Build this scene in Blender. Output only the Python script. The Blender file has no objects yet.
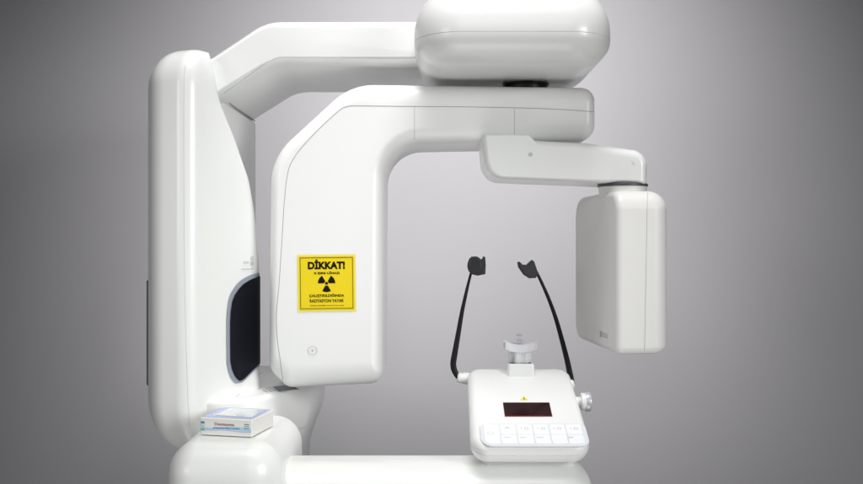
import bpy, bmesh, math, random
from mathutils import Vector, Matrix
from mathutils.bvhtree import BVHTree
from mathutils.geometry import tessellate_polygon
random.seed(3)
C = bpy.context.scene.collection
F = 850.0; CX = 431.5; CY = 242.0; ZC = 1.45          # lens in pixels, picture centre, camera height

# ------------------------------------------------------------------ materials
def mat(name, col, rough=.35, spec=.5, metal=0, coat=0, trans=0, bump=0, bscale=400, var=0, vscale=6, alpha=1, emis=None, ior=1.45, rvar=0, sss=0):
    m = bpy.data.materials.new(name); m.use_nodes = True
    n = m.node_tree.nodes; l = m.node_tree.links; b = n['Principled BSDF']
    b.inputs['Base Color'].default_value = (*col, 1); b.inputs['Roughness'].default_value = rough
    b.inputs['Specular IOR Level'].default_value = spec; b.inputs['Metallic'].default_value = metal
    b.inputs['Coat Weight'].default_value = coat; b.inputs['Coat Roughness'].default_value = .12
    b.inputs['Transmission Weight'].default_value = trans; b.inputs['IOR'].default_value = ior
    b.inputs['Alpha'].default_value = alpha
    if sss:
        b.inputs['Subsurface Weight'].default_value = sss; b.inputs['Subsurface Scale'].default_value = .004
    tc = n.new('ShaderNodeTexCoord')
    if emis:
        b.inputs['Emission Color'].default_value = (*emis[0], 1); b.inputs['Emission Strength'].default_value = emis[1]
    if bump:
        t = n.new('ShaderNodeTexNoise'); t.inputs['Scale'].default_value = bscale; t.inputs['Detail'].default_value = 3
        l.new(tc.outputs['Object'], t.inputs['Vector'])
        u = n.new('ShaderNodeBump'); u.inputs['Strength'].default_value = bump; u.inputs['Distance'].default_value = .001
        l.new(t.outputs['Fac'], u.inputs['Height']); l.new(u.outputs['Normal'], b.inputs['Normal'])
    if var:
        t = n.new('ShaderNodeTexNoise'); t.inputs['Scale'].default_value = vscale; t.inputs['Detail'].default_value = 5
        l.new(tc.outputs['Object'], t.inputs['Vector'])
        r = n.new('ShaderNodeMix'); r.data_type = 'RGBA'
        r.inputs['A'].default_value = (*[c*(1-var) for c in col], 1); r.inputs['B'].default_value = (*[min(1, c*(1+var)) for c in col], 1)
        l.new(t.outputs['Fac'], r.inputs['Factor']); l.new(r.outputs['Result'], b.inputs['Base Color'])
    if rvar:
        t = n.new('ShaderNodeTexNoise'); t.inputs['Scale'].default_value = 9; t.inputs['Detail'].default_value = 6
        l.new(tc.outputs['Object'], t.inputs['Vector'])
        r = n.new('ShaderNodeMapRange'); r.inputs['To Min'].default_value = rough-rvar; r.inputs['To Max'].default_value = rough+rvar
        l.new(t.outputs['Fac'], r.inputs['Value']); l.new(r.outputs['Result'], b.inputs['Roughness'])
    return m
M = dict(
 white=mat('gloss_white_plastic', (.80,.81,.79), .30, coat=.25, bump=.05, bscale=900, var=.012, rvar=.06),
 panel=mat('satin_white_plastic', (.80,.805,.795), .38, coat=.1, bump=.05, bscale=900, var=.012, rvar=.05),
 det=mat('warm_white_plastic', (.74,.735,.71), .40, bump=.05, bscale=900, var=.012, rvar=.05),
 seam=mat('seam_gap', (.30,.30,.30), .8), dark=mat('black_rubber', (.010,.010,.011), .45, spec=.25, bump=.2, bscale=500),
 pad=mat('grey_black_pad', (.042,.043,.045), .6, spec=.25, bump=.3, bscale=700, var=.1),
 ring=mat('dark_joint_ring', (.02,.017,.015), .35), gring=mat('grey_joint_ring', (.06,.065,.075), .4),
 glass=mat('black_glass', (.003,.004,.008), .10, spec=.3), bezel=mat('blue_grey_bezel', (.27,.30,.35), .4),
 yellow=mat('yellow_film', (.78,.60,.008), .42, var=.03, vscale=30), yedge=mat('pale_yellow_edge', (.80,.72,.13), .42),
 ink=mat('black_ink', (.012,.009,.008), .6, spec=.08), brown=mat('brown_line', (.22,.15,.01), .5),
 grey=mat('grey_print', (.42,.42,.43), .5), lgrey=mat('pale_grey_print', (.50,.52,.55), .5), dgrey=mat('slate_label', (.13,.145,.17), .4),
 key=mat('keypad_film', (.71,.735,.77), .35), keyb=mat('key_field', (.87,.875,.885), .3),  # film tone darkened a little, painting shadow gaps between the keys
 screen=mat('dark_red_screen', (.022,.005,.006), .12, coat=.3), sred=mat('red_screen_edge', (.16,.025,.02), .25),
 chrome=mat('brushed_knob_ring', (.60,.61,.66), .3, metal=.35),
 clear=mat('frosted_clear_plastic', (.92,.93,.97), .32, trans=.30, ior=1.35, sss=.3), tip=mat('clear_plastic', (.97,.98,1), .06, trans=.95, ior=1.3),
 bwhite=mat('white_carton', (.80,.79,.75), .5), bblue=mat('pale_blue_lid_print', (.46,.54,.82), .4, var=.15, vscale=60),
 wall=mat('painted_wall', (.58,.57,.585), .75, spec=.2, bump=.08, bscale=160, var=.02, vscale=2.5),
 cyan=mat('cyan_print', (.42,.64,.74), .5, var=.2, vscale=90), navy=mat('navy_print', (.08,.20,.42), .5), maroon=mat('maroon_print', (.34,.13,.15), .5),
 green=mat('green_print', (.2,.42,.32), .5), lwin=mat('lid_window_film', (.66,.71,.76), .12, coat=.5),
 tri=mat('triangle_yellow', (.80,.72,.10), .4),
)
# ------------------------------------------------------------------ helpers
def P(px, py, D): return Vector(((px-CX)*D/F, D, ZC-(py-CY)*D/F))
def ray(px, py): return Vector(((px-CX)/F, 1, -(py-CY)/F))
def empty(name, loc, label, cat):
    o = bpy.data.objects.new(name, None); C.objects.link(o); o.location = loc; o.empty_display_size = .1
    o['label'] = label; o['category'] = cat; return o
bpy_root_inv = {}
def link(name, bm, mats, parent=None, smooth=True, wn=True, label=None, sharp=38):
    bmesh.ops.recalc_face_normals(bm, faces=bm.faces) if smooth != 'keep' else None
    me = bpy.data.meshes.new(name)
    # mesh data stored relative to the world position of its root
    off = Vector((0,0,0)); p = parent
    while p is not None: off += p.location; p = p.parent
    bmesh.ops.translate(bm, verts=bm.verts, vec=-off)
    bm.to_mesh(me); bm.free()
    for m in (mats if isinstance(mats, (list, tuple)) else [mats]): me.materials.append(m)
    me.polygons.foreach_set('use_smooth', [bool(smooth)]*len(me.polygons))
    if smooth: me.set_sharp_from_angle(angle=math.radians(sharp))
    o = bpy.data.objects.new(name, me); C.objects.link(o); o.parent = parent
    if wn and smooth:
        w = o.modifiers.new('wn', 'WEIGHTED_NORMAL'); w.keep_sharp = True; w.weight = 80
    if label: o['label'] = label
    o['_off'] = tuple(off)
    return o
def rpoly(cs, I=0.0, N=8):
    """rounded polygon; cs = (u, v, r[, weight of the edge that starts here]); inset I keeps the point count"""
    cs = [(c[0], c[1], c[2], c[3] if len(c) > 3 else 1.0) for c in cs]
    area = sum(cs[i][0]*cs[(i+1) % len(cs)][1]-cs[(i+1) % len(cs)][0]*cs[i][1] for i in range(len(cs)))
    if area < 0:
        n = len(cs); w = [c[3] for c in cs]; cs = cs[::-1]
        cs = [(cs[i][0], cs[i][1], cs[i][2], w[(n-2-i) % n]) for i in range(n)]
    n = len(cs); E = []
    for i in range(n):
        a = Vector(cs[i][:2]); b = Vector(cs[(i+1) % n][:2]); d = (b-a).normalized(); nn = Vector((-d.y, d.x))
        E.append((a+nn*I*cs[i][3], d))
    Q = []
    for i in range(n):
        (p, d), (q, e) = E[i-1], E[i]; cr = d.x*e.y-d.y*e.x
        if abs(cr) < 1e-4: Q.append((q.copy(), cr))
        else:
            t = ((q.x-p.x)*e.y-(q.y-p.y)*e.x)/cr; Q.append((p+d*t, cr))
    out = []
    for i in range(n):
        c, cr = Q[i]; w = (cs[i-1][3]+cs[i][3])/2; r = cs[i][2]
        r = max(r-I*w, .0004) if cr > 0 else (r+I*w if r > 0 else .0004)
        d0 = (Q[i-1][0]-c); d1 = (Q[(i+1) % n][0]-c); l0, l1 = d0.length, d1.length; d0.normalize(); d1.normalize()
        ang = d0.angle(d1) if l0 > 1e-7 and l1 > 1e-7 else math.pi
        if math.pi-ang < .01: out += [c.copy()+d1*1e-5*k for k in range(N+1)]; continue
        tl = min(r/math.tan(ang/2), .49*l0, .49*l1); r = tl*math.tan(ang/2)
        bis = (d0+d1).normalized(); ce = c+bis*(r/math.sin(ang/2))
        a = c+d0*tl-ce; b = c+d1*tl-ce; tot = a.angle_signed(b) if a.length > 1e-9 else 0
        for k in range(N+1):
            t = -tot*k/N; ca, sa = math.cos(t), math.sin(t)
            out.append(ce+Vector((a.x*ca-a.y*sa, a.x*sa+a.y*ca)))
    return out
def quarter(W0, W, I, n=7):                       # from (W0, inset I) to (W0+W, 0)
    return [(W0+W*(1-math.cos(t)), I*(1-math.sin(t))) for t in [math.pi/2*k/n for k in range(n+1)]]
def prof(w0, w1, Wf, If, Wb, Ib, n=7):
    a = quarter(w0, Wf, If, n); b = [(w1-(w-0), i) for w, i in quarter(0, Wb, Ib, n)][::-1]
    return a+b
def solid(bm, cs, pr, mp, mi=0, N=8):
    rings = [[bm.verts.new(mp(p.x, p.y, w)) for p in rpoly(cs, I, N)] for w, I in pr]
    n = len(rings[0])
    for a, b in zip(rings, rings[1:]):
        for k in range(n):
            f = bm.faces.new((a[k], a[(k+1) % n], b[(k+1) % n], b[k])); f.material_index = mi
    for r in (rings[0], rings[-1]):
        for tri in tessellate_polygon([[v.co for v in r]]):
            try: bm.faces.new([r[i] for i in tri]).material_index = mi
            except ValueError: pass
    return bm
def front(D): return lambda u, v, w: Vector((u, D+w, v))
def plan(): return lambda u, v, w: Vector((u, v, ZC+w))
def pxc(lst, D): return [((c[0]-CX)*D/F, ZC-(c[1]-CY)*D/F, *c[2:]) for c in lst]
def make(name, cs, pr, mp, m, parent, N=8, label=None, sharp=38):
    bm = bmesh.new(); solid(bm, cs, pr, mp, 0, N); return link(name, bm, m, parent, label=label, sharp=sharp)
def tube(bm, pts, rad, seg=10, mi=0, squash=1.0, caps=True):
    pts = [Vector(p) for p in pts]; rings = []
    up = Vector((0,1,0))
    for i, p in enumerate(pts):
        d = (pts[min(i+1, len(pts)-1)]-pts[max(i-1, 0)])
        d = d.normalized() if d.length > 1e-9 else Vector((0,0,1))
        s = d.cross(up); s = s.normalized() if s.length > 1e-4 else Vector((1,0,0)); t = s.cross(d).normalized()
        r = rad[i] if isinstance(rad, (list, tuple)) else rad
        rings.append([bm.verts.new(p+s*r*math.cos(2*math.pi*k/seg)+t*r*squash*math.sin(2*math.pi*k/seg)) for k in range(seg)])
    for a, b in zip(rings, rings[1:]):
        for k in range(seg):
            f = bm.faces.new((a[k], a[(k+1) % seg], b[(k+1) % seg], b[k])); f.material_index = mi
    if caps:
        for r in (rings[0], rings[-1]): bm.faces.new(r).material_index = mi
def lathe(bm, base, axis, prf, seg=40, mi=0):       # prf = (radius, along)
    axis = Vector(axis).normalized(); s = axis.orthogonal().normalized(); t = axis.cross(s); rings = []
    for r, h in prf:
        rings.append([bm.verts.new(Vector(base)+axis*h+(s*math.cos(2*math.pi*k/seg)+t*math.sin(2*math.pi*k/seg))*max(r, 1e-5)) for k in range(seg)])
    for a, b in zip(rings, rings[1:]):
        for k in range(seg):
            bm.faces.new((a[k], a[(k+1) % seg], b[(k+1) % seg], b[k])).material_index = mi
    for r in (rings[0], rings[-1]): bm.faces.new(r).material_index = mi
def bvh(o):
    off = Vector(o['_off']); vs = [v.co+off for v in o.data.vertices]
    return BVHTree.FromPolygons(vs, [tuple(p.vertices) for p in o.data.polygons])
EYE = Vector((0, 0, ZC))
def hit(t, px, py):
    d = ray(px, py).normalized(); h = t.ray_cast(EYE, d)
    return (h[0], h[1] if h[1].dot(d) < 0 else -h[1]) if h[0] is not None else None
def dens(pts, step=2.0, smooth=True):
    out = []
    n = len(pts)
    for i in range(n-1):
        p0, p1, p2, p3 = pts[max(i-1, 0)], pts[i], pts[i+1], pts[min(i+2, n-1)]
        L = math.hypot(p2[0]-p1[0], p2[1]-p1[1]); k = max(1, int(L/step))
        for j in range(k):
            t = j/k
            if smooth: out.append(tuple(.5*((2*b)+(-a+c)*t+(2*a-5*b+4*c-d)*t*t+(-a+3*b-3*c+d)*t**3) for a, b, c, d in zip(p0, p1, p2, p3)))
            else: out.append(tuple(b+(c-b)*t for b, c in zip(p1, p2)))
    out.append(tuple(pts[-1])); return out
def seam(body, lines, r=.00065, m='seam', name='panel_seam', smooth=True, sub=None):
    """hairline joint between two mouldings, laid along the body's real surface"""
    t = bvh(body); bm = bmesh.new()
    for ln in lines:
        run = []
        for p in dens(ln, 2, smooth)+[None]:
            h = hit(t, *p) if p else None
            if h and (not run or (h[0]-run[-1]).length < .03): run.append(h[0])
            else:
                if len(run) > 1: tube(bm, run, r, 6)
                run = [h[0]] if h else []
    if not bm.verts: print('EMPTY SEAM', body.name); bm.free(); return None
    return link(name, bm, M[m], sub or body, wn=False)
# flat print on a plane: frame (origin, U, V, N)
class Print:
    def __init__(s, o, U, V): s.o = Vector(o); s.U = Vector(U).normalized(); s.V = Vector(V).normalized(); s.N = s.U.cross(s.V).normalized(); s.bm = bmesh.new()
    def pt(s, u, v, h): return s.o+s.U*u+s.V*v+s.N*h
    def poly(s, pts, h, mi): 
        f = s.bm.faces.new([s.bm.verts.new(s.pt(u, v, h)) for u, v in pts]); f.material_index = mi
        bmesh.ops.triangulate(s.bm, faces=[f])
    def rect(s, u0, v0, u1, v1, h, mi): s.poly([(u0,v0),(u1,v0),(u1,v1),(u0,v1)], h, mi)
    def slab(s, cs, h0, h1, mi): solid(s.bm, cs, [(h0, 0), (h1-.0003, 0), (h1, .0003)], lambda u, v, w: s.pt(u, v, w), mi, 5)
    def frame(s, u0, v0, u1, v1, t, h, mi):
        s.rect(u0,v0,u1,v0+t,h,mi); s.rect(u0,v1-t,u1,v1,h,mi); s.rect(u0,v0+t,u0+t,v1-t,h,mi); s.rect(u1-t,v0+t,u1,v1-t,h,mi)
    def text(s, tx, cu, cv, width, height, h, mi, bold=0.0, align='C'):
        c = bpy.data.curves.new('txt', 'FONT'); c.body = tx; c.size = 1; c.offset = bold; c.resolution_u = 3
        ob = bpy.data.objects.new('txt', c); C.objects.link(ob); bpy.context.view_layer.update()
        me = ob.evaluated_get(bpy.context.evaluated_depsgraph_get()).to_mesh()
        xs = [v.co.x for v in me.vertices]; ys = [v.co.y for v in me.vertices]
        x0, x1, y0, y1 = min(xs), max(xs), min(ys), max(ys)
        sx = width/(x1-x0); sy = height/(y1-y0)
        vs = [s.bm.verts.new(s.pt(cu+(v.co.x-(x0+x1)/2)*sx, cv+(v.co.y-(y0+y1)/2)*sy, h)) for v in me.vertices]
        for p in me.polygons:
            try: f = s.bm.faces.new([vs[i] for i in p.vertices]); f.material_index = mi
            except ValueError: pass
        bpy.data.objects.remove(ob); bpy.data.curves.remove(c)
    def done(s, name, mats, parent, label=None): return link(name, s.bm, [M[k] for k in mats], parent, smooth=False, label=label)
def on_plane(px, py, o, n):
    d = ray(px, py); t = (Vector(o)-EYE).dot(n)/d.dot(n); return EYE+d*t

# ------------------------------------------------------------------ the wall behind
bm = bmesh.new()
vs = [bm.verts.new(v) for v in ((-4,2.55,-.5),(4,2.55,-.5),(4,2.55,4),(-4,2.55,4))]; bm.faces.new(vs)
w = link('wall', bm, M['wall'], None, smooth=False); w['kind'] = 'structure'
w['label'] = 'plain grey painted wall behind the white x-ray machine'

# ------------------------------------------------------------------ the machine
root = empty('dental_xray_machine', (-.45, 1.75, 0), 'white dental panoramic x-ray machine with column, overhead arm and rotating C-shaped arm', 'x-ray machine')
# -- column cover
CP = [(-.435,1.52,.04),(-.335,1.66,.03),(-.42,1.95,.03),(-.535,1.95,.03),(-.535,1.60,.05),(-.505,1.54,.04)]
KT = [(.36,.26),(.335,.30),(.30,.36),(.26,.42),(.20,.62),(.12,.84),(.06,.92),(0,.965),(-.03,.99),(-.06,1),(-1,1)]
def kz(z):
    for (a, ka), (b, kb) in zip(KT, KT[1:]):
        if a >= z >= b: return ka+(kb-ka)*(a-z)/(a-b)
    return KT[0][1]
def cover_map(u, v, w):
    if u > -.435:
        k = kz(w); f = k; u2 = -.435+(u+.435)*f; v2 = 1.52+(v-1.52)*(f if v > 1.52 else 1)
        return Vector((u2, v2, ZC+w))
    return Vector((u, v, ZC+w))
pr = [(.356-.067*(1-math.cos(t)), .055*(1-math.sin(t))) for t in [math.pi/2*k/10 for k in range(11)]]
pr += [(.289-k*(.289+.29)/36, 0) for k in range(1, 37)]
pr += [(-.29-.10*math.sin(t), .060*(1-math.cos(t))) for t in [math.pi/2*k/10 for k in range(1, 11)]]
bm = bmesh.new(); prev = None
for z, I in pr:
    k = kz(z); c0 = (-.435, 1.52)
    cs = [(-.435,1.52,.035,1), (c0[0]+.100*k, c0[1]+.14*k, min(.03, .05*k), .30), (c0[0]+.015*k, c0[1]+.43*k, .02, 1), (-.535,1.95,.03,1), (-.535,1.60,.06,1), (-.505,1.54,.05,1)]
    pts = rpoly(cs, 0, 10); x0, x1 = min(p.x for p in pts), max(p.x for p in pts); y0, y1 = min(p.y for p in pts), max(p.y for p in pts)
    fx = (x1-x0-I*1.2)/(x1-x0); fy = (y1-y0-I*1.4)/(y1-y0)
    ring = [bm.verts.new((x0+I+(p.x-x0)*fx, y0+I+(p.y-y0)*fy, ZC+z)) for p in pts]
    if prev:
        for q in range(len(ring)): bm.faces.new((prev[q], prev[(q+1) % len(ring)], ring[(q+1) % len(ring)], ring[q]))
    else: bm.faces.new(ring)
    prev = ring
bm.faces.new(prev)
cover = link('column_cover', bm, M['white'], root, sharp=50)
seam(cover, [[(186,60),(184,90),(184,200),(185,300),(188,400),(190,425)]], r=.0004, m='lgrey')
bm = bmesh.new(); solid(bm, [(-.5368,1.60,.002),(-.5335,1.60,.002),(-.5335,1.66,.002),(-.5368,1.66,.002)], [(-.072,.001),(-.074,0),(-.268,0),(-.270,.001)], plan())
link('side_trim', bm, M['gring'], cover)
# window and its bezel follow the plan outline of the cover
per = rpoly(CP, 0, 10)
def plan_xy(px):                                   # pixel column -> point on the face C-R
    a = Vector((-.435, 1.52)); b = Vector((-.335, 1.66)); d = b-a; k = (px-CX)/F
    t = (k*a.y-a.x)/(d.x-k*d.y); return a+d*t, t
def strip_sheet(rows, off, m, name, parent, tail=.05):
    a = Vector((-.435, 1.52)); b = Vector((-.335, 1.66)); d = (b-a); L = d.length; d.normalize(); nrm = Vector((d.y, -d.x))
    bk = (Vector((-.42,1.95))-b).normalized(); nb = Vector((bk.y, -bk.x)); r = .03
    ang = d.angle(bk); tl = r*math.tan(ang/2); ce = b-d*tl-nrm*r
    def at(s):
        if s <= L-tl: return a+d*s+nrm*off
        al = (s-(L-tl))/r
        if al <= ang:
            n2 = Vector((nrm.x*math.cos(al)-nrm.y*math.sin(al), nrm.x*math.sin(al)+nrm.y*math.cos(al))); return ce+n2*(r+off)
        n2 = Vector((nrm.x*math.cos(ang)-nrm.y*math.sin(ang), nrm.x*math.sin(ang)+nrm.y*math.cos(ang)))
        return ce+n2*(r+off)+bk*(s-(L-tl)-ang*r)
    bm = bmesh.new(); prev = None; n = 16
    for (y, xl, xr) in rows:
        p, t = plan_xy(xl); D = p.y; z = ZC-(y-CY)*D/F; s0 = t*L
        if xr is None: s1 = L-tl+ang*r*.62; z1 = 0
        else:
            q, t2 = plan_xy(min(xr, 257)); s1 = t2*L if xr < 258 else L-tl+ang*r+tail; z1 = ZC-(y-CY)*q.y/F
        # both ends sit level on the cover
        ring = []
        for k in range(n+1):
            s = s0+(s1-s0)*k/n; q = at(s); ring.append(bm.verts.new((q.x, q.y, z)))
        if prev:
            for k in range(n): bm.faces.new((prev[k], prev[k+1], ring[k+1], ring[k]))
        prev = ring
    # thin wall back into the cover
    return link(name, bm, m, parent, wn=False)
def win_rows(g):
    lb = [(273,257),(274.5,251),(277,245.6),(281,239.5),(286,235),(293,230.5),(300,228),(310,226.6),(321,226),(342,226),(363,226.3),(371,227.8),(377,230),(381,232.4),(383.5,235.5)]
    rb = [(367,257.6),(372,252.5),(377,247.5),(381,243.5),(383.5,239.5)]
    # convert image rows to level rows by measuring at the left end depth
    def inter(tab, y):
        for (a, xa), (b, xb) in zip(tab, tab[1:]):
            if a <= y <= b: return xa+(xb-xa)*(y-a)/(b-a)
        return tab[-1][1] if y > tab[-1][0] else tab[0][1]
    rows = []
    y = 273+g; ym = 383.5-g*.9
    def rlim(z):
        x = 256.5
        for _ in range(12):
            q, t = plan_xy(x); py = CY+(ZC-z)*F/q.y+g*.8
            if py <= 367: return None
            x = .5*x+.5*inter(rb, py)
        return x
    N = 100
    for k in range(N+1):
        yy = y+(ym-y)*k/N
        ys = 273+(383.5-273)*k/N
        xl = inter(lb, ys)+g; xr = None
        q, t = plan_xy(min(xl, 257)); xr = rlim(ZC-(yy-CY)*q.y/F)
        if xr is not None: xr = max(xr, xl+.3)
        rows.append((yy, min(xl, 257), xr))
    return rows
bz = strip_sheet(win_rows(0), .0015, M['bezel'], 'window_bezel', cover)
strip_sheet(win_rows(3.2), .0030, M['glass'], 'window', cover)
# maker's small mark above the window
pr_o, _t = plan_xy(248); nrmv = Vector((.14, -.10, 0)).normalized(); Uv = Vector((.10,.14,0)).normalized()
lg = Print(Vector((pr_o.x, pr_o.y, ZC-(262-CY)*pr_o.y/F))+nrmv*.001, Uv, (0,0,1))
lg.text('ueioe', -.006, .000, .014, .006, .0006, 0, .01); lg.frame(.006,.004,.013,.010,.0012,.0006,1); lg.rect(.006,-.006,.014,.001,.0006,0)
lg.rect(-.018,-.0145,.013,-.0125,.0006,0)
lg.done('printed_mark', ['lgrey','grey'], cover)

# -- spine behind the cover
sp = make('column_spine', [(-.50,1.64,.02),(-.40,1.64,.025),(-.40,1.96,.03),(-.50,1.96,.03)], [(.272,.004),(.268,0),(-.30,0)], plan(), M['panel'], root)
# -- overhead arm
oa = make('overhead_arm', [(-.45,.2445,.004,.8),(-.303,.337,.09,.8),(.06,.337,.004,0),(.06,.4275,.004,1.0),(-.318,.4275,.10,.9),(-.45,.340,.004,0)],
          prof(0, .32, .05, .018, .03, .02), lambda u, v, w: Vector((u, 1.62+w, ZC+v)), M['white'], root)
seam(oa, [[(224,93),(240,82),(262,66),(272,60),(280,57.2),(300,57),(350,57),(418,57)]], r=.0006, m='lgrey')
bm = bmesh.new(); tube(bm, [(-.401,1.66,ZC+.2775),(-.401,1.72,ZC+.2745),(-.401,1.93,ZC+.2745)], .0012, 6); link('joint_seam', bm, M['seam'], oa, wn=False)
# -- cap housing
def capcs(x0, x1, d0, d1, r): return [(x0,d0,r),(x1,d0,r),(x1,d1,r),(x0,d1,r)]
cc = capcs(-.031,.320,1.445,1.83,.085)
pl = [(.311+.046*(1-math.cos(t)), .062*(1-math.sin(t))**1.0) for t in [math.pi/2*k/12 for k in range(13)]]
pu = [(.3578,.0012),(.3586,0),(.372,0)]+[(.372+.090*math.sin(t), .095*(1-math.cos(t))) for t in [math.pi/2*k/12 for k in range(1, 13)]]
cap = make('pivot_housing', cc, pl+[(.3572,.0012)]+pu, plan(), M['white'], root, N=14, sharp=60)
bm = bmesh.new(); lathe(bm, (.186,1.683,ZC+.290), (0,0,1), [(.0425,0),(.0425,.0165),(.045,.0175),(.046,.0195),(.046,.022)], 64); link('pivot_ring', bm, M['ring'], root)

# -- rotating C arm
CA = [(266.3,371,22,.60),(268.5,156,62,.75),(349.5,81.8,62,.95),
      (597.5,85.2,14,.6),(597.5,139,16,.85),(383,143,38,.6),(381.5,385.5,13,1.25),(285,390,14,1.1)]
# radii above are pixels
D0 = 1.6; k0 = D0/F
CAc = [((c[0]-CX)*k0, ZC-(c[1]-CY)*k0, c[2]*k0, c[3]) for c in CA]
arm = make('rotating_arm', CAc, prof(0, .21, .034, .036, .03, .03, 10), front(D0), M['panel'], root, N=10)
seam(arm, [[(283.5,386),(280.5,362),(277.5,340),(276.5,315),(279,285),(282,240),(284.5,200),(288,172),(294,158),(303,146),(318,130),(334,115),(342,108.5),(350,106),(362,105.8),(415,106.5),(500,107.5),(560,109.5),(596,112)]], r=.00055)
for jl in ([(414.5,107),(414.5,140)],[(514.5,109),(514.5,134)]): seam(arm, [jl], r=.00045, m='grey', name='joint_line', smooth=False)
# warning sticker
st = Print(P(326.6,283,1.5992), (1,0,.012), (-.012,0,1)); s = .00188; W = 29.3*s; H = 28.5*s
st.rect(-W,-H,W,H,.0000,0); st.rect(-W+.003,-H+.003,W-.003,H-.003,.0003,1)
st.frame(-W+.005,-H+.005,W-.005,H-.005,.0016,.0006,2)
st.text('DİKKAT!', 0, .0353, .070, .0190, .0006, 3, .055)
st.text('X IŞINI CİHAZI', 0, .0188, .049, .0066, .0006, 3, .045)
cxx, cyy = 0.0, -.0005
for a0 in (150, 30, 270):
    pts = [(cxx+.0045*math.cos(math.radians(a)), cyy+.0045*math.sin(math.radians(a))) for a in range(a0+30, a0-31, -10)]
    pts += [(cxx+.0165*math.cos(math.radians(a)), cyy+.0165*math.sin(math.radians(a))) for a in range(a0-30, a0+31, 6)]
    st.poly(pts, .0006, 3)
st.poly([(cxx+.0028*math.cos(a*.393), cyy+.0028*math.sin(a*.393)) for a in range(16)], .0006, 3)
st.text('ÇALIŞTIRILDIĞINDA', 0, -.0235, .066, .0078, .0006, 3, .035)
st.text('RADYASYON YAYAR', 0, -.0333, .064, .0062, .0006, 3, .03)
st.text('İZİNSİZ GİRİLMEZ. RADYASYON ALANI', 0, -.0420, .064, .0026, .0006, 3, .01)
st.done('warning_sticker', ['yedge','yellow','brown','ink'], arm, 'square yellow radiation warning sticker')
# small badge
bd = Print(P(312.5,350.5,1.5993), (1,0,0), (0,0,1))
def ringp(P_, r0, r1, h, mi, n=28):
    for k in range(n):
        a, b = 2*math.pi*k/n, 2*math.pi*(k+1)/n
        P_.poly([(r0*math.cos(a), r0*math.sin(a)),(r1*math.cos(a), r1*math.sin(a)),(r1*math.cos(b), r1*math.sin(b)),(r0*math.cos(b), r0*math.sin(b))], h, mi)
ringp(bd, .0078, .0088, .0002, 0); ringp(bd, .0001, .0018, .0004, 1, 12)
bd.done('round_badge', ['lgrey','grey'], arm)

# -- detector carrier arm
DA = [(481.5,134.5,2,.1),(528,134.5,2,0),(533,139.5,2,.6),(590,142.5,60,.8),(649.5,151,17,.8),(649,184.5,4,.35),(486,178,20,.6)]
D1 = 1.555; k1 = D1/F
da = make('detector_carrier', [((c[0]-CX)*k1, ZC-(c[1]-CY)*k1, c[2]*k1, c[3]) for c in DA], prof(0, .15, .02, .020, .03, .03, 8), front(D1), M['white'], root, N=8)
bd = Print(P(530.5,154.5,D1-.0006), (1,0,0), (0,0,1)); ringp(bd, .0001, .0038, .0002, 0, 20); bd.done('screw_cover', ['lgrey'], da)
bd = Print(P(633.5,162.5,D1-.0006), (1,0,0), (0,0,1)); ringp(bd, .0001, .0024, .0002, 0, 16); bd.done('screw_cover', ['key'], da)
# hub and ring
HX, HD = .3592, 1.598
bm = bmesh.new(); lathe(bm, (HX,HD,ZC+.103), (0,0,1), [(.0455,0),(.0465,.001),(.0465,.0045),(.0455,.0055)], 56); link('swivel_ring', bm, M['gring'], da)
det_bm = bmesh.new()
aT = math.radians(5.5)
dn = Vector((-math.sin(aT), math.cos(aT), 0)); tn = Vector((math.cos(aT), math.sin(aT), 0))      # away / to the right
o0 = P(617, 242, 1.50)
def detmap(u, v, w): return Vector((o0.x, o0.y, ZC))+dn*u+tn*w+Vector((0,0,v))
DC = [(0,-.192,.016),(.012,-.203,.02),(.32,-.203,.035),(.33,-.19,.035),(.33,.085,.045),(.32,.093,.045),(.03,.093,.05),(0,.075,.05)]
DC = [(0,-.2,.014,1),(.285,-.2,.035,1),(.285,.092,.045,1),(0,.092,.035,1)]
dp = [(0,.010),(.001,.0065),(.0035,.003),(.007,.0008),(.011,0),(.067,0)]+[(.067+.034*math.sin(t), .034*(1-math.cos(t))) for t in [math.pi/2*k/9 for k in range(1, 10)]]
solid(det_bm, DC, dp, detmap, 0, 10)
det = link('detector_head', det_bm, M['det'], root)
bm = bmesh.new(); lathe(bm, (HX,HD,ZC+.0705), (0,0,1), [(.008,-.014),(.018,-.007),(.034,.006),(.0435,.016),(.0450,.0325)], 56); link('neck', bm, M['det'], det)
seam(det, [[(647.5,190),(644.5,351)]], r=.0005, m='grey', smooth=False)
fo = Print(detmap(.105,-.168,-.0006), -dn, (0,0,1))
fo.rect(-.045,-.004,-.036,.006,.0002,0); fo.rect(-.030,-.003,.030,-.0016,.0002,0); fo.rect(-.030,.0012,.030,.0026,.0002,0)
fo.o = detmap(.075,-.172,-.0006); fo.bm.clear()
fo.rect(-.026,-.006,-.017,.005,.0002,0); fo.rect(-.012,-.0038,.022,-.0022,.0002,0); fo.rect(-.012,.0010,.022,.0026,.0002,0)
fo.done('printed_label', ['grey'], det)

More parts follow.
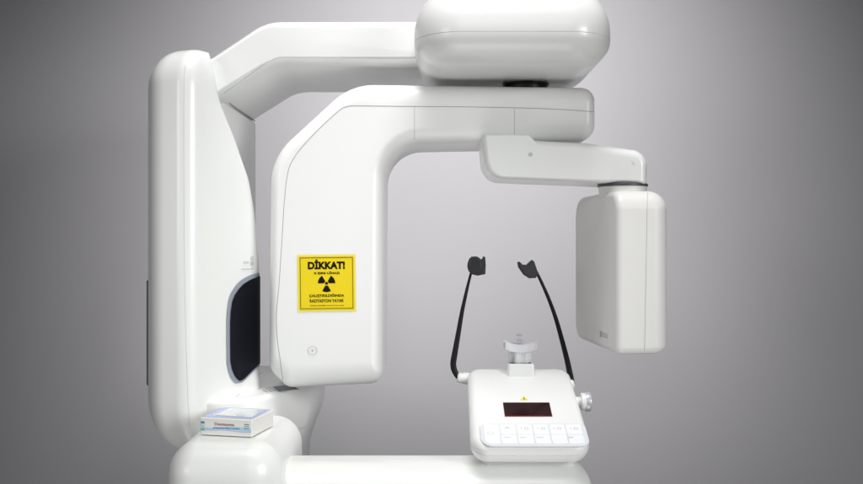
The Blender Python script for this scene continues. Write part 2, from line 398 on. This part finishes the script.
# -- lower column with shoulder
sh = make('lower_column', [(-.425,1.54,.03),(-.315,1.57,.07),(-.252,1.78,.12),(-.244,1.99,.03),(-.425,1.99,.03)],
     [(-.288,.012),(-.289,.008),(-.292,.003),(-.298,0),(-.335,0),(-.36,.003),(-.39,.012),(-.43,.028),(-.46,.034),(-.50,.036),(-.75,.036)], plan(), M['panel'], root, N=12, sharp=50)
seam(sh, [[(286,431),(298,429),(318,422)],[(236,397),(250,384),(262,372)]], r=.0006, m='grey')
shl = Print((-.292,1.675,ZC-.2874), (.80,.42,0), (-.42,.80,0))
shl.rect(-.016,-.034,.022,.022,.0008,0); shl.text('mr', .004,-.004,.02,.016,.0005,1,.02)
for k in range(3): shl.rect(-.024-.009*k,-.028,-.0215-.009*k,.026-.012*k,.0002,2)
shl.done('rating_label', ['dgrey','lgrey','grey'], sh)

# -- base pod and base arm
pod = make('base_pod', [(-.436,1.365,.05),(-.246,1.365,.055),(-.246,1.66,.05),(-.436,1.66,.05)],
     [(-.33-.055*(1-math.cos(t)), .048*(1-math.sin(t))) for t in [math.pi/2*k/12 for k in range(13)]]+[(-.60,0)], plan(), M['white'], root, N=14, sharp=60)
BA = [(-.27,-.376,.03),(.276,-.376,.05),(.276,-.56,.02),(-.27,-.56,.02)]
ba = make('base_arm', BA, prof(0, .15, .07, .062, .06, .05, 10), lambda u, v, w: Vector((u,1.40+w,ZC+v)), M['white'], root, N=10)

# -- console
aS = math.atan2(.098, .228); cO = Vector((.1655, 1.515, ZC-.288))
cU = Vector((1,0,0)); cV = Vector((0, math.cos(aS), math.sin(aS))); cN = cU.cross(cV)
def cmap(u, v, w): return cO+cU*u+cV*v-cN*w
CO = [(-.101,-.125,.032),(.101,-.125,.032),(.097,.125,.026),(-.097,.125,.026)]
cp = [(0,.014),(.0008,.009),(.0025,.005),(.006,.0015),(.010,0),(.017,0),(.0172,.0012),(.0180,.0012),(.0182,0),(.024,.0008),(.034,.005),(.040,.012),(.043,.025)]
con = make('console', CO, cp, cmap, M['panel'], root, N=12, sharp=60)
make('console_bracket', [(-.085,-.10,.02),(.085,-.10,.02),(.085,.09,.02),(-.085,.09,.02)], [(.036,0),(.05,0),(.10,.004)], cmap, M['white'], root)
def cpx(px, py):
    q = on_plane(px, py, cO, cN)-cO; return q.dot(cU), q.dot(cV)
sc = Print(cO, cU, cV)
q = [cpx(*p) for p in ((503,402.5),(549,403),(552,416.5),(505.5,416.5))]
us = (q[0][0]+q[3][0])/2, (q[1][0]+q[2][0])/2; vs_ = (q[2][1]+q[3][1])/2, (q[0][1]+q[1][1])/2
sc.rect(us[0]-.0008, vs_[0]-.0008, us[1]+.0008, vs_[1]+.0008, .0004, 1); sc.rect(us[0], vs_[0]+.0028, us[1], vs_[1], .0008, 0)
sc.done('display_screen', ['screen','sred'], con)
tr = Print(cO, cU, cV); a, b = cpx(524, 398.5)
tr.poly([(a-.0075,b-.0055),(a+.0075,b-.0055),(a,b+.008)], .0004, 0); tr.poly([(a-.0022,b-.003),(a+.0022,b-.003),(a,b+.003)], .0007, 1)
tr.done('warning_triangle', ['tri','brown'], con)
kp = Print(cO, cU, cV); kx0, ky0 = cpx(480.5, 435)[0], cpx(530, 446.5)[1]; kx1, ky1 = cpx(587.5, 435)[0], cpx(530, 424)[1]
kp.slab([(kx0,ky0,.020),(kx1,ky0,.016),(kx1,ky1,.012),(kx0,ky1,.012)], -.001, .0014, 0)
fld = [(kx0+.004+.0275*j, kx0+.004+.0275*(j+1)-.002) for j in range(7)]
hh = ky1-ky0
for j in range(6):
    u0 = kx0+.006+j*(kx1-kx0-.012)/6; u1 = u0+(kx1-kx0-.012)/6-.0022
    lo = ky0+(hh*.5 if j else .006); kp.slab([(u0,lo,.002 if j else .010),(u1,lo,.002),(u1,ky1-.004,.002),(u0,ky1-.004,.002)], .0012, .0022, 1)
    if j: kp.slab([(u0,ky0+.006,.002),(u1,ky0+.006,.002),(u1,ky0+hh*.46,.002),(u0,ky0+hh*.46,.002)], .0012, .0022, 1)
for px in (521, 537.5, 554, 570.5): 
    a, b = cpx(px, 429.5); ringp(kp, .0001, .0013, .0026, 2, 10)
    for f in list(kp.bm.faces)[-10:]:
        pass
    # move the freshly made dot to its key
    vv = set(v for f in list(kp.bm.faces)[-20:] if f.material_index == 2 for v in f.verts if (v.co-cO).length < .006)
    for v in vv: v.co += cU*a+cV*b
    kp.frame(a+.006, b-.003, a+.0125, b+.003, .0008, .0026, 2)
a, b = cpx(507, 429); kp.poly([(a-.005,b-.002),(a-.003,b-.002),(a,b+.0015),(a+.003,b-.002),(a+.005,b-.002),(a,b+.0035)], .0026, 2)
a, b = cpx(571, 438.5); kp.rect(a-.004,b-.001,a+.004,b+.001,.0026,2)
for px in (507, 523, 540): a, b = cpx(px, 438.5); kp.rect(a-.006,b-.0006,a+.006,b+.0006,.0026,2)
a, b = cpx(490.5, 434.5)
for k in range(20):
    t0, t1 = 2*math.pi*k/20, 2*math.pi*(k+1)/20
    kp.poly([(a+.0045*math.cos(t0), b+.0045*math.sin(t0)),(a+.0052*math.cos(t0), b+.0052*math.sin(t0)),(a+.0052*math.cos(t1), b+.0052*math.sin(t1)),(a+.0045*math.cos(t1), b+.0045*math.sin(t1))], .0026, 2)
kp.done('keypad', ['key','keyb','lgrey'], con)
# knob
kb = cmap(.098,.03,.016); bm = bmesh.new(); lathe(bm, kb, (1,0,0), [(.009,-.004),(.009,.008),(.015,.0085),(.016,.010),(.016,.0175)], 32, 0)
kn = link('adjustment_knob', bm, M['white'], con)
bm = bmesh.new(); lathe(bm, kb+Vector((.0172,0,0)), (1,0,0), [(.0172,0),(.0176,.001),(.0176,.007),(.0165,.0085),(.010,.009)], 32, 0); link('knob_ring', bm, M['chrome'], kn)

# -- temple supports
def strut(name, pts, rads, D, pad, pd, off):
    g = bmesh.new()
    pp = [P(x, y, D) for x, y in [(a, b) for a, b in pts]]
    tube(g, pp, [q*.88 for q in rads], 14, squash=.8)
    s_ = link(name, g, M['dark'], root)
    g = bmesh.new()
    solid(g, [((c[0]-CX)*D/F, ZC-(c[1]-CY)*D/F, .0012) for c in pad], [(-.011,.0022),(-.0095,.0008),(-.007,0),(.010,0),(.013,.0010),(.0145,.0024)], lambda u, v, w: Vector((u, D+w, v)), 0, 4)
    return s_, link('temple_pad', g, M['pad'], s_, sharp=45)
L_ = dens([(459.5,378.5),(455,372),(453.2,364),(455,352),(458,335),(462,312),(467,289),(471.5,271)], 3)
n = len(L_); rl = [.0055+(.0065-.0055)*min(1, i/3)-(.0040)*max(0, (i-6)/(n-7)) for i in range(n)]
s1, p1 = strut('temple_support', L_, rl, 1.615, [(467.8,263),(469.5,258.5),(472.3,256.3),(475.5,258.8),(479,259.9),(482.4,258.8),(483.4,256.2),(485,256.8),(485.6,265),(485.2,274),(477,275.6),(473,274.3),(469.8,270)], 0, 0)
# the oval outer face of the near pad
g = bmesh.new(); ax = Vector((-.62,-.78,.05)).normalized(); lathe(g, P(474.2,265.6,1.600), ax, [(.0165,-.006),(.0175,-.004),(.0175,-.001),(.0165,.0005),(.014,.0012)], 32)
for v in g.verts:
    c = P(474.2,265.6,1.600); r = v.co-c; v.co = c+Vector((r.x*.95, r.y, r.z))
link('pad_face', g, M['pad'], p1)
R_ = dens([(572,384),(570,374),(567.5,362),(563,344),(556,319),(548,297),(539,277),(536,271)], 3)
n = len(R_); rr = [.0066-(.0036)*i/(n-1) for i in range(n)]
s2, p2 = strut('temple_support', R_, rr, 1.625, [(517.6,262.8),(519,261.4),(522.4,264.6),(526.6,264.9),(529.8,261.8),(532,259.8),(534,261.8),(538,274),(535.4,277.8),(529,278.2),(524,275),(518.7,267.8)], 0, 0)
# white sockets
bm = bmesh.new(); a = P(458.5,377.5,1.615); b = cmap(-.080,.108,.018)
d = (b-a).normalized(); lathe(bm, a-d*.003, d, [(.007,0),(.0092,.002),(.0095,.010),(.011,.013),(.012,.040)], 28); link('strut_socket', bm, M['white'], root)
bm = bmesh.new(); a = cmap(.094,.085,.016); lathe(bm, a, (1,0,.1), [(.010,-.02),(.010,.006),(.007,.009)], 28); link('strut_socket', bm, M['white'], root)

# -- chin rest holder and bite piece
hb = bmesh.new(); ho = cmap(.003,.112,0)
def hmap(u, v, w): return Vector((ho.x+u, ho.y+v, ho.z+w))
solid(hb, [(-.026,-.022,.006),(.026,-.022,.006),(.026,.022,.006),(-.026,.022,.006)], [(-.012,0),(.012,.001),(.0145,.003)], hmap, 0, 6)
solid(hb, [(-.0205,-.016,.003),(.0205,-.016,.003),(.0205,.019,.003),(-.0205,.019,.003)], [(.0146,0),(.0152,.0)], hmap, 1, 4)
ho_ = link('chin_rest_holder', hb, [M['white'], M['gring']], root)
sm = bmesh.new(); c0 = Vector((ho.x, ho.y, ho.z))
def smap(u, v, w): return Vector((c0.x+u, c0.y+v, c0.z+w))
# fluted stem
cs = []
for k in range(24):
    a = 2*math.pi*k/24; r = 1+.13*(1 if k % 4 < 2 else -1)
    cs.append((  .0190*r*math.cos(a), .012*r*math.sin(a), .001))
solid(sm, cs, [(.012,.0),(.022,-.0005),(.034,0)], smap, 0, 2)
# curved chin cup, wings up at the front
cup = []
t_ = lambda u: (abs(u)/.0325)**2
for i in range(25):
    t = -1+2*i/24; row = []
    for j in range(9):
        s_ = -1+2*j/8
        row.append((t*.0325*(1-.10*s_*s_), -.014+.028*(j/8)-.008*t*t, .034+.006*t*t-.004*abs(t)**4 if 0 else .034+.004*t*t, s_))
    cup.append(row)
grid = []
for side in (0, 1):
    gg = []
    for row in cup:
        gr = []
        for (u, v, w, s_) in row:
            th = .0135*(1-.25*(u/.0325)**2)
            lip = .003*s_*s_
            gr.append(sm.verts.new(smap(u, v, w+.006*t_(u)+(th+lip if side else 0))))
        gg.append(gr)
    grid.append(gg)
for side in (0, 1):
    for i in range(24):
        for j in range(8): sm.faces.new((grid[side][i][j], grid[side][i+1][j], grid[side][i+1][j+1], grid[side][i][j+1]))
for i in range(24):
    for j in (0, 8): sm.faces.new((grid[0][i][j], grid[0][i+1][j], grid[1][i+1][j], grid[1][i][j]))
for j in range(8):
    for i in (0, 24): sm.faces.new((grid[0][i][j], grid[0][i][j+1], grid[1][i][j+1], grid[1][i][j]))
cr = link('chin_rest', sm, M['clear'], root, sharp=50)
tb = bmesh.new()
solid(tb, [(-.0045,-.003,.0015),(.0045,-.003,.0015),(.0045,.003,.0015),(-.0045,.003,.0015)], [(.043,0),(.057,.0008)], smap, 0, 4)
solid(tb, [(-.0065,-.006,.0015),(.0065,-.006,.0015),(.0065,.006,.0015),(-.0065,.006,.0015)], [(.056,.0008),(.0565,0),(.0585,0),(.059,.0008)], smap, 0, 4)
solid(tb, [(-.007,-.006,.0015),(.004,-.006,.0015),(.004,.006,.0015),(-.007,.006,.0015)], [(.066,.0008),(.0665,0),(.0685,0),(.069,.0008)], smap, 0, 4)
solid(tb, [(-.005,-.002,.001),(.002,-.002,.001),(.002,.002,.001),(-.005,.002,.001)], [(.0585,0),(.0665,.0)], smap, 0, 4)
link('bite_tip', tb, M['tip'], cr)

# ------------------------------------------------------------------ the little carton on the pod
bx = empty('carton', (-.339,1.487,ZC-.3285), 'small flat white and blue carton resting on the rounded base beside the column', 'box')
rz = math.radians(-12); bw, bd_, bh = .0475, .047, .0290
bU = Vector((math.cos(rz), math.sin(rz), 0)); bV = Vector((-math.sin(rz), math.cos(rz), 0)); bO = Vector(bx.location)
def bmap(u, v, w): return bO+bU*u+bV*v+Vector((0,0,w))
make('tray', [(-bw,-bd_,.002),(bw,-bd_,.002),(bw,bd_,.002),(-bw,bd_,.002)], [(0,.001),(.001,0),(bh-.001,0),(bh,.001)], bmap, M['bwhite'], bx, N=4)
fp = Print(bmap(0,-bd_-.0004,bh/2), bU, (0,0,1))
fp.rect(-.045,-.0085,.045,.0095,0,0)
def wave(y0, amp, ph, th, mi, h):
    n = 24
    for k in range(n):
        u0, u1 = -.046+.092*k/n, -.046+.092*(k+1)/n
        f = lambda u: y0+amp*math.sin(u*70+ph)
        fp.poly([(u0, f(u0)-th), (u1, f(u1)-th), (u1, f(u1)), (u0, f(u0))], h, mi)
wave(.000,.0016,.4,.005,1,.0003); wave(-.004,.0012,2.2,.0022,4,.0005)
fp.text('Dentsoma', -.002, .0052, .036, .0048, .0006, 3, .02); fp.text('premium film covers', .002,-.0015,.048,.0036,.0007,2,.03)
for k in range(3): fp.rect(-.045,.005-.006*k,-.0385,.0085-.006*k,.0008,(2,1,5)[k]); fp.rect(.034,.006-.0035*k,.043,.0072-.0035*k,.0008,2)
fp.done('printed_front', ['bwhite','cyan','navy','maroon','bblue','green'], bx)
tp = Print(bmap(0,0,bh+.0003), bU, bV)
tp.rect(-.046,-.043,.046,.043,0,0); tp.poly([(-.034,-.030),(.040,-.034),(.038,.038),(-.032,.036)], .0004, 1)
tp.poly([(-.030,-.026),(.012,-.030),(.004,-.016),(-.024,-.006)], .0007, 2)
tp.done('lid', ['bblue','lwin','bwhite'], bx)

# ------------------------------------------------------------------ camera, light, world
cam = bpy.data.cameras.new('camera'); co = bpy.data.objects.new('camera', cam); C.objects.link(co)
co.location = EYE; co.rotation_euler = (math.radians(90),0,0); cam.sensor_width = 36; cam.lens = 36*F/863
cam.clip_start = .05; cam.clip_end = 50; bpy.context.scene.camera = co
def area(name, loc, tgt, sx, sy, power, col=(1,1,1), spread=180):
    l = bpy.data.lights.new(name, 'AREA'); l.shape = 'RECTANGLE'; l.size = sx; l.size_y = sy; l.energy = power; l.color = col; l.spread = math.radians(spread)
    o = bpy.data.objects.new(name, l); C.objects.link(o); o.location = loc
    o.rotation_euler = (Vector(tgt)-Vector(loc)).to_track_quat('-Z', 'Y').to_euler()
    return o
LIGHTS = [
 ('ceiling_panel', (-.1,1.0,3.1), (-.08,1.55,1.4), 1.3, .9, 4.4, (1,.99,.97), 80),
 ('front_softbox', (.12,-.7,2.45), (.1,2.0,1.45), 1.5, .9, .65, (1,.985,1), 50),
 ('left_fill', (-1.5,-.3,1.8), (-.05,1.6,1.38), .9, .9, .75, (.99,1,.99), 40),  # added fill to brighten the column from the left, not a real source
 ('right_fill', (1.6,-.2,1.8), (-.38,1.6,1.15), .9, .9, 2.9, (.99,1,.99), 40),  # added fill that lifts the column's right-hand face, not a real source
 ('wall_vignette_fill', (.10,1.2,3.2), (.09,2.55,1.45), .9, .4, 9.8, (1,.985,1), 74),  # added light above the wall; its falloff stands in for lens vignette
 ('floor_bounce_fill', (-.1,.7,.1), (0,1.6,1.6), 1.6, 1.2, 2.4, (1,.98,.97), 66),  # added lamp from below, in place of light bounced off an unbuilt floor
]
for a in LIGHTS: area(*a)
w = bpy.data.worlds.new('World'); bpy.context.scene.world = w; w.use_nodes = True
bg = w.node_tree.nodes['Background']; bg.inputs[0].default_value = (.92,.95,1,1); bg.inputs[1].default_value = .045
sc_ = bpy.context.scene
sc_.view_settings.view_transform = 'Standard'; sc_.view_settings.look = 'None'; sc_.view_settings.gamma = 1; sc_.view_settings.exposure = 0
sc_.cycles.caustics_refractive = False
for o in bpy.data.objects:
    if '_off' in o: del o['_off']
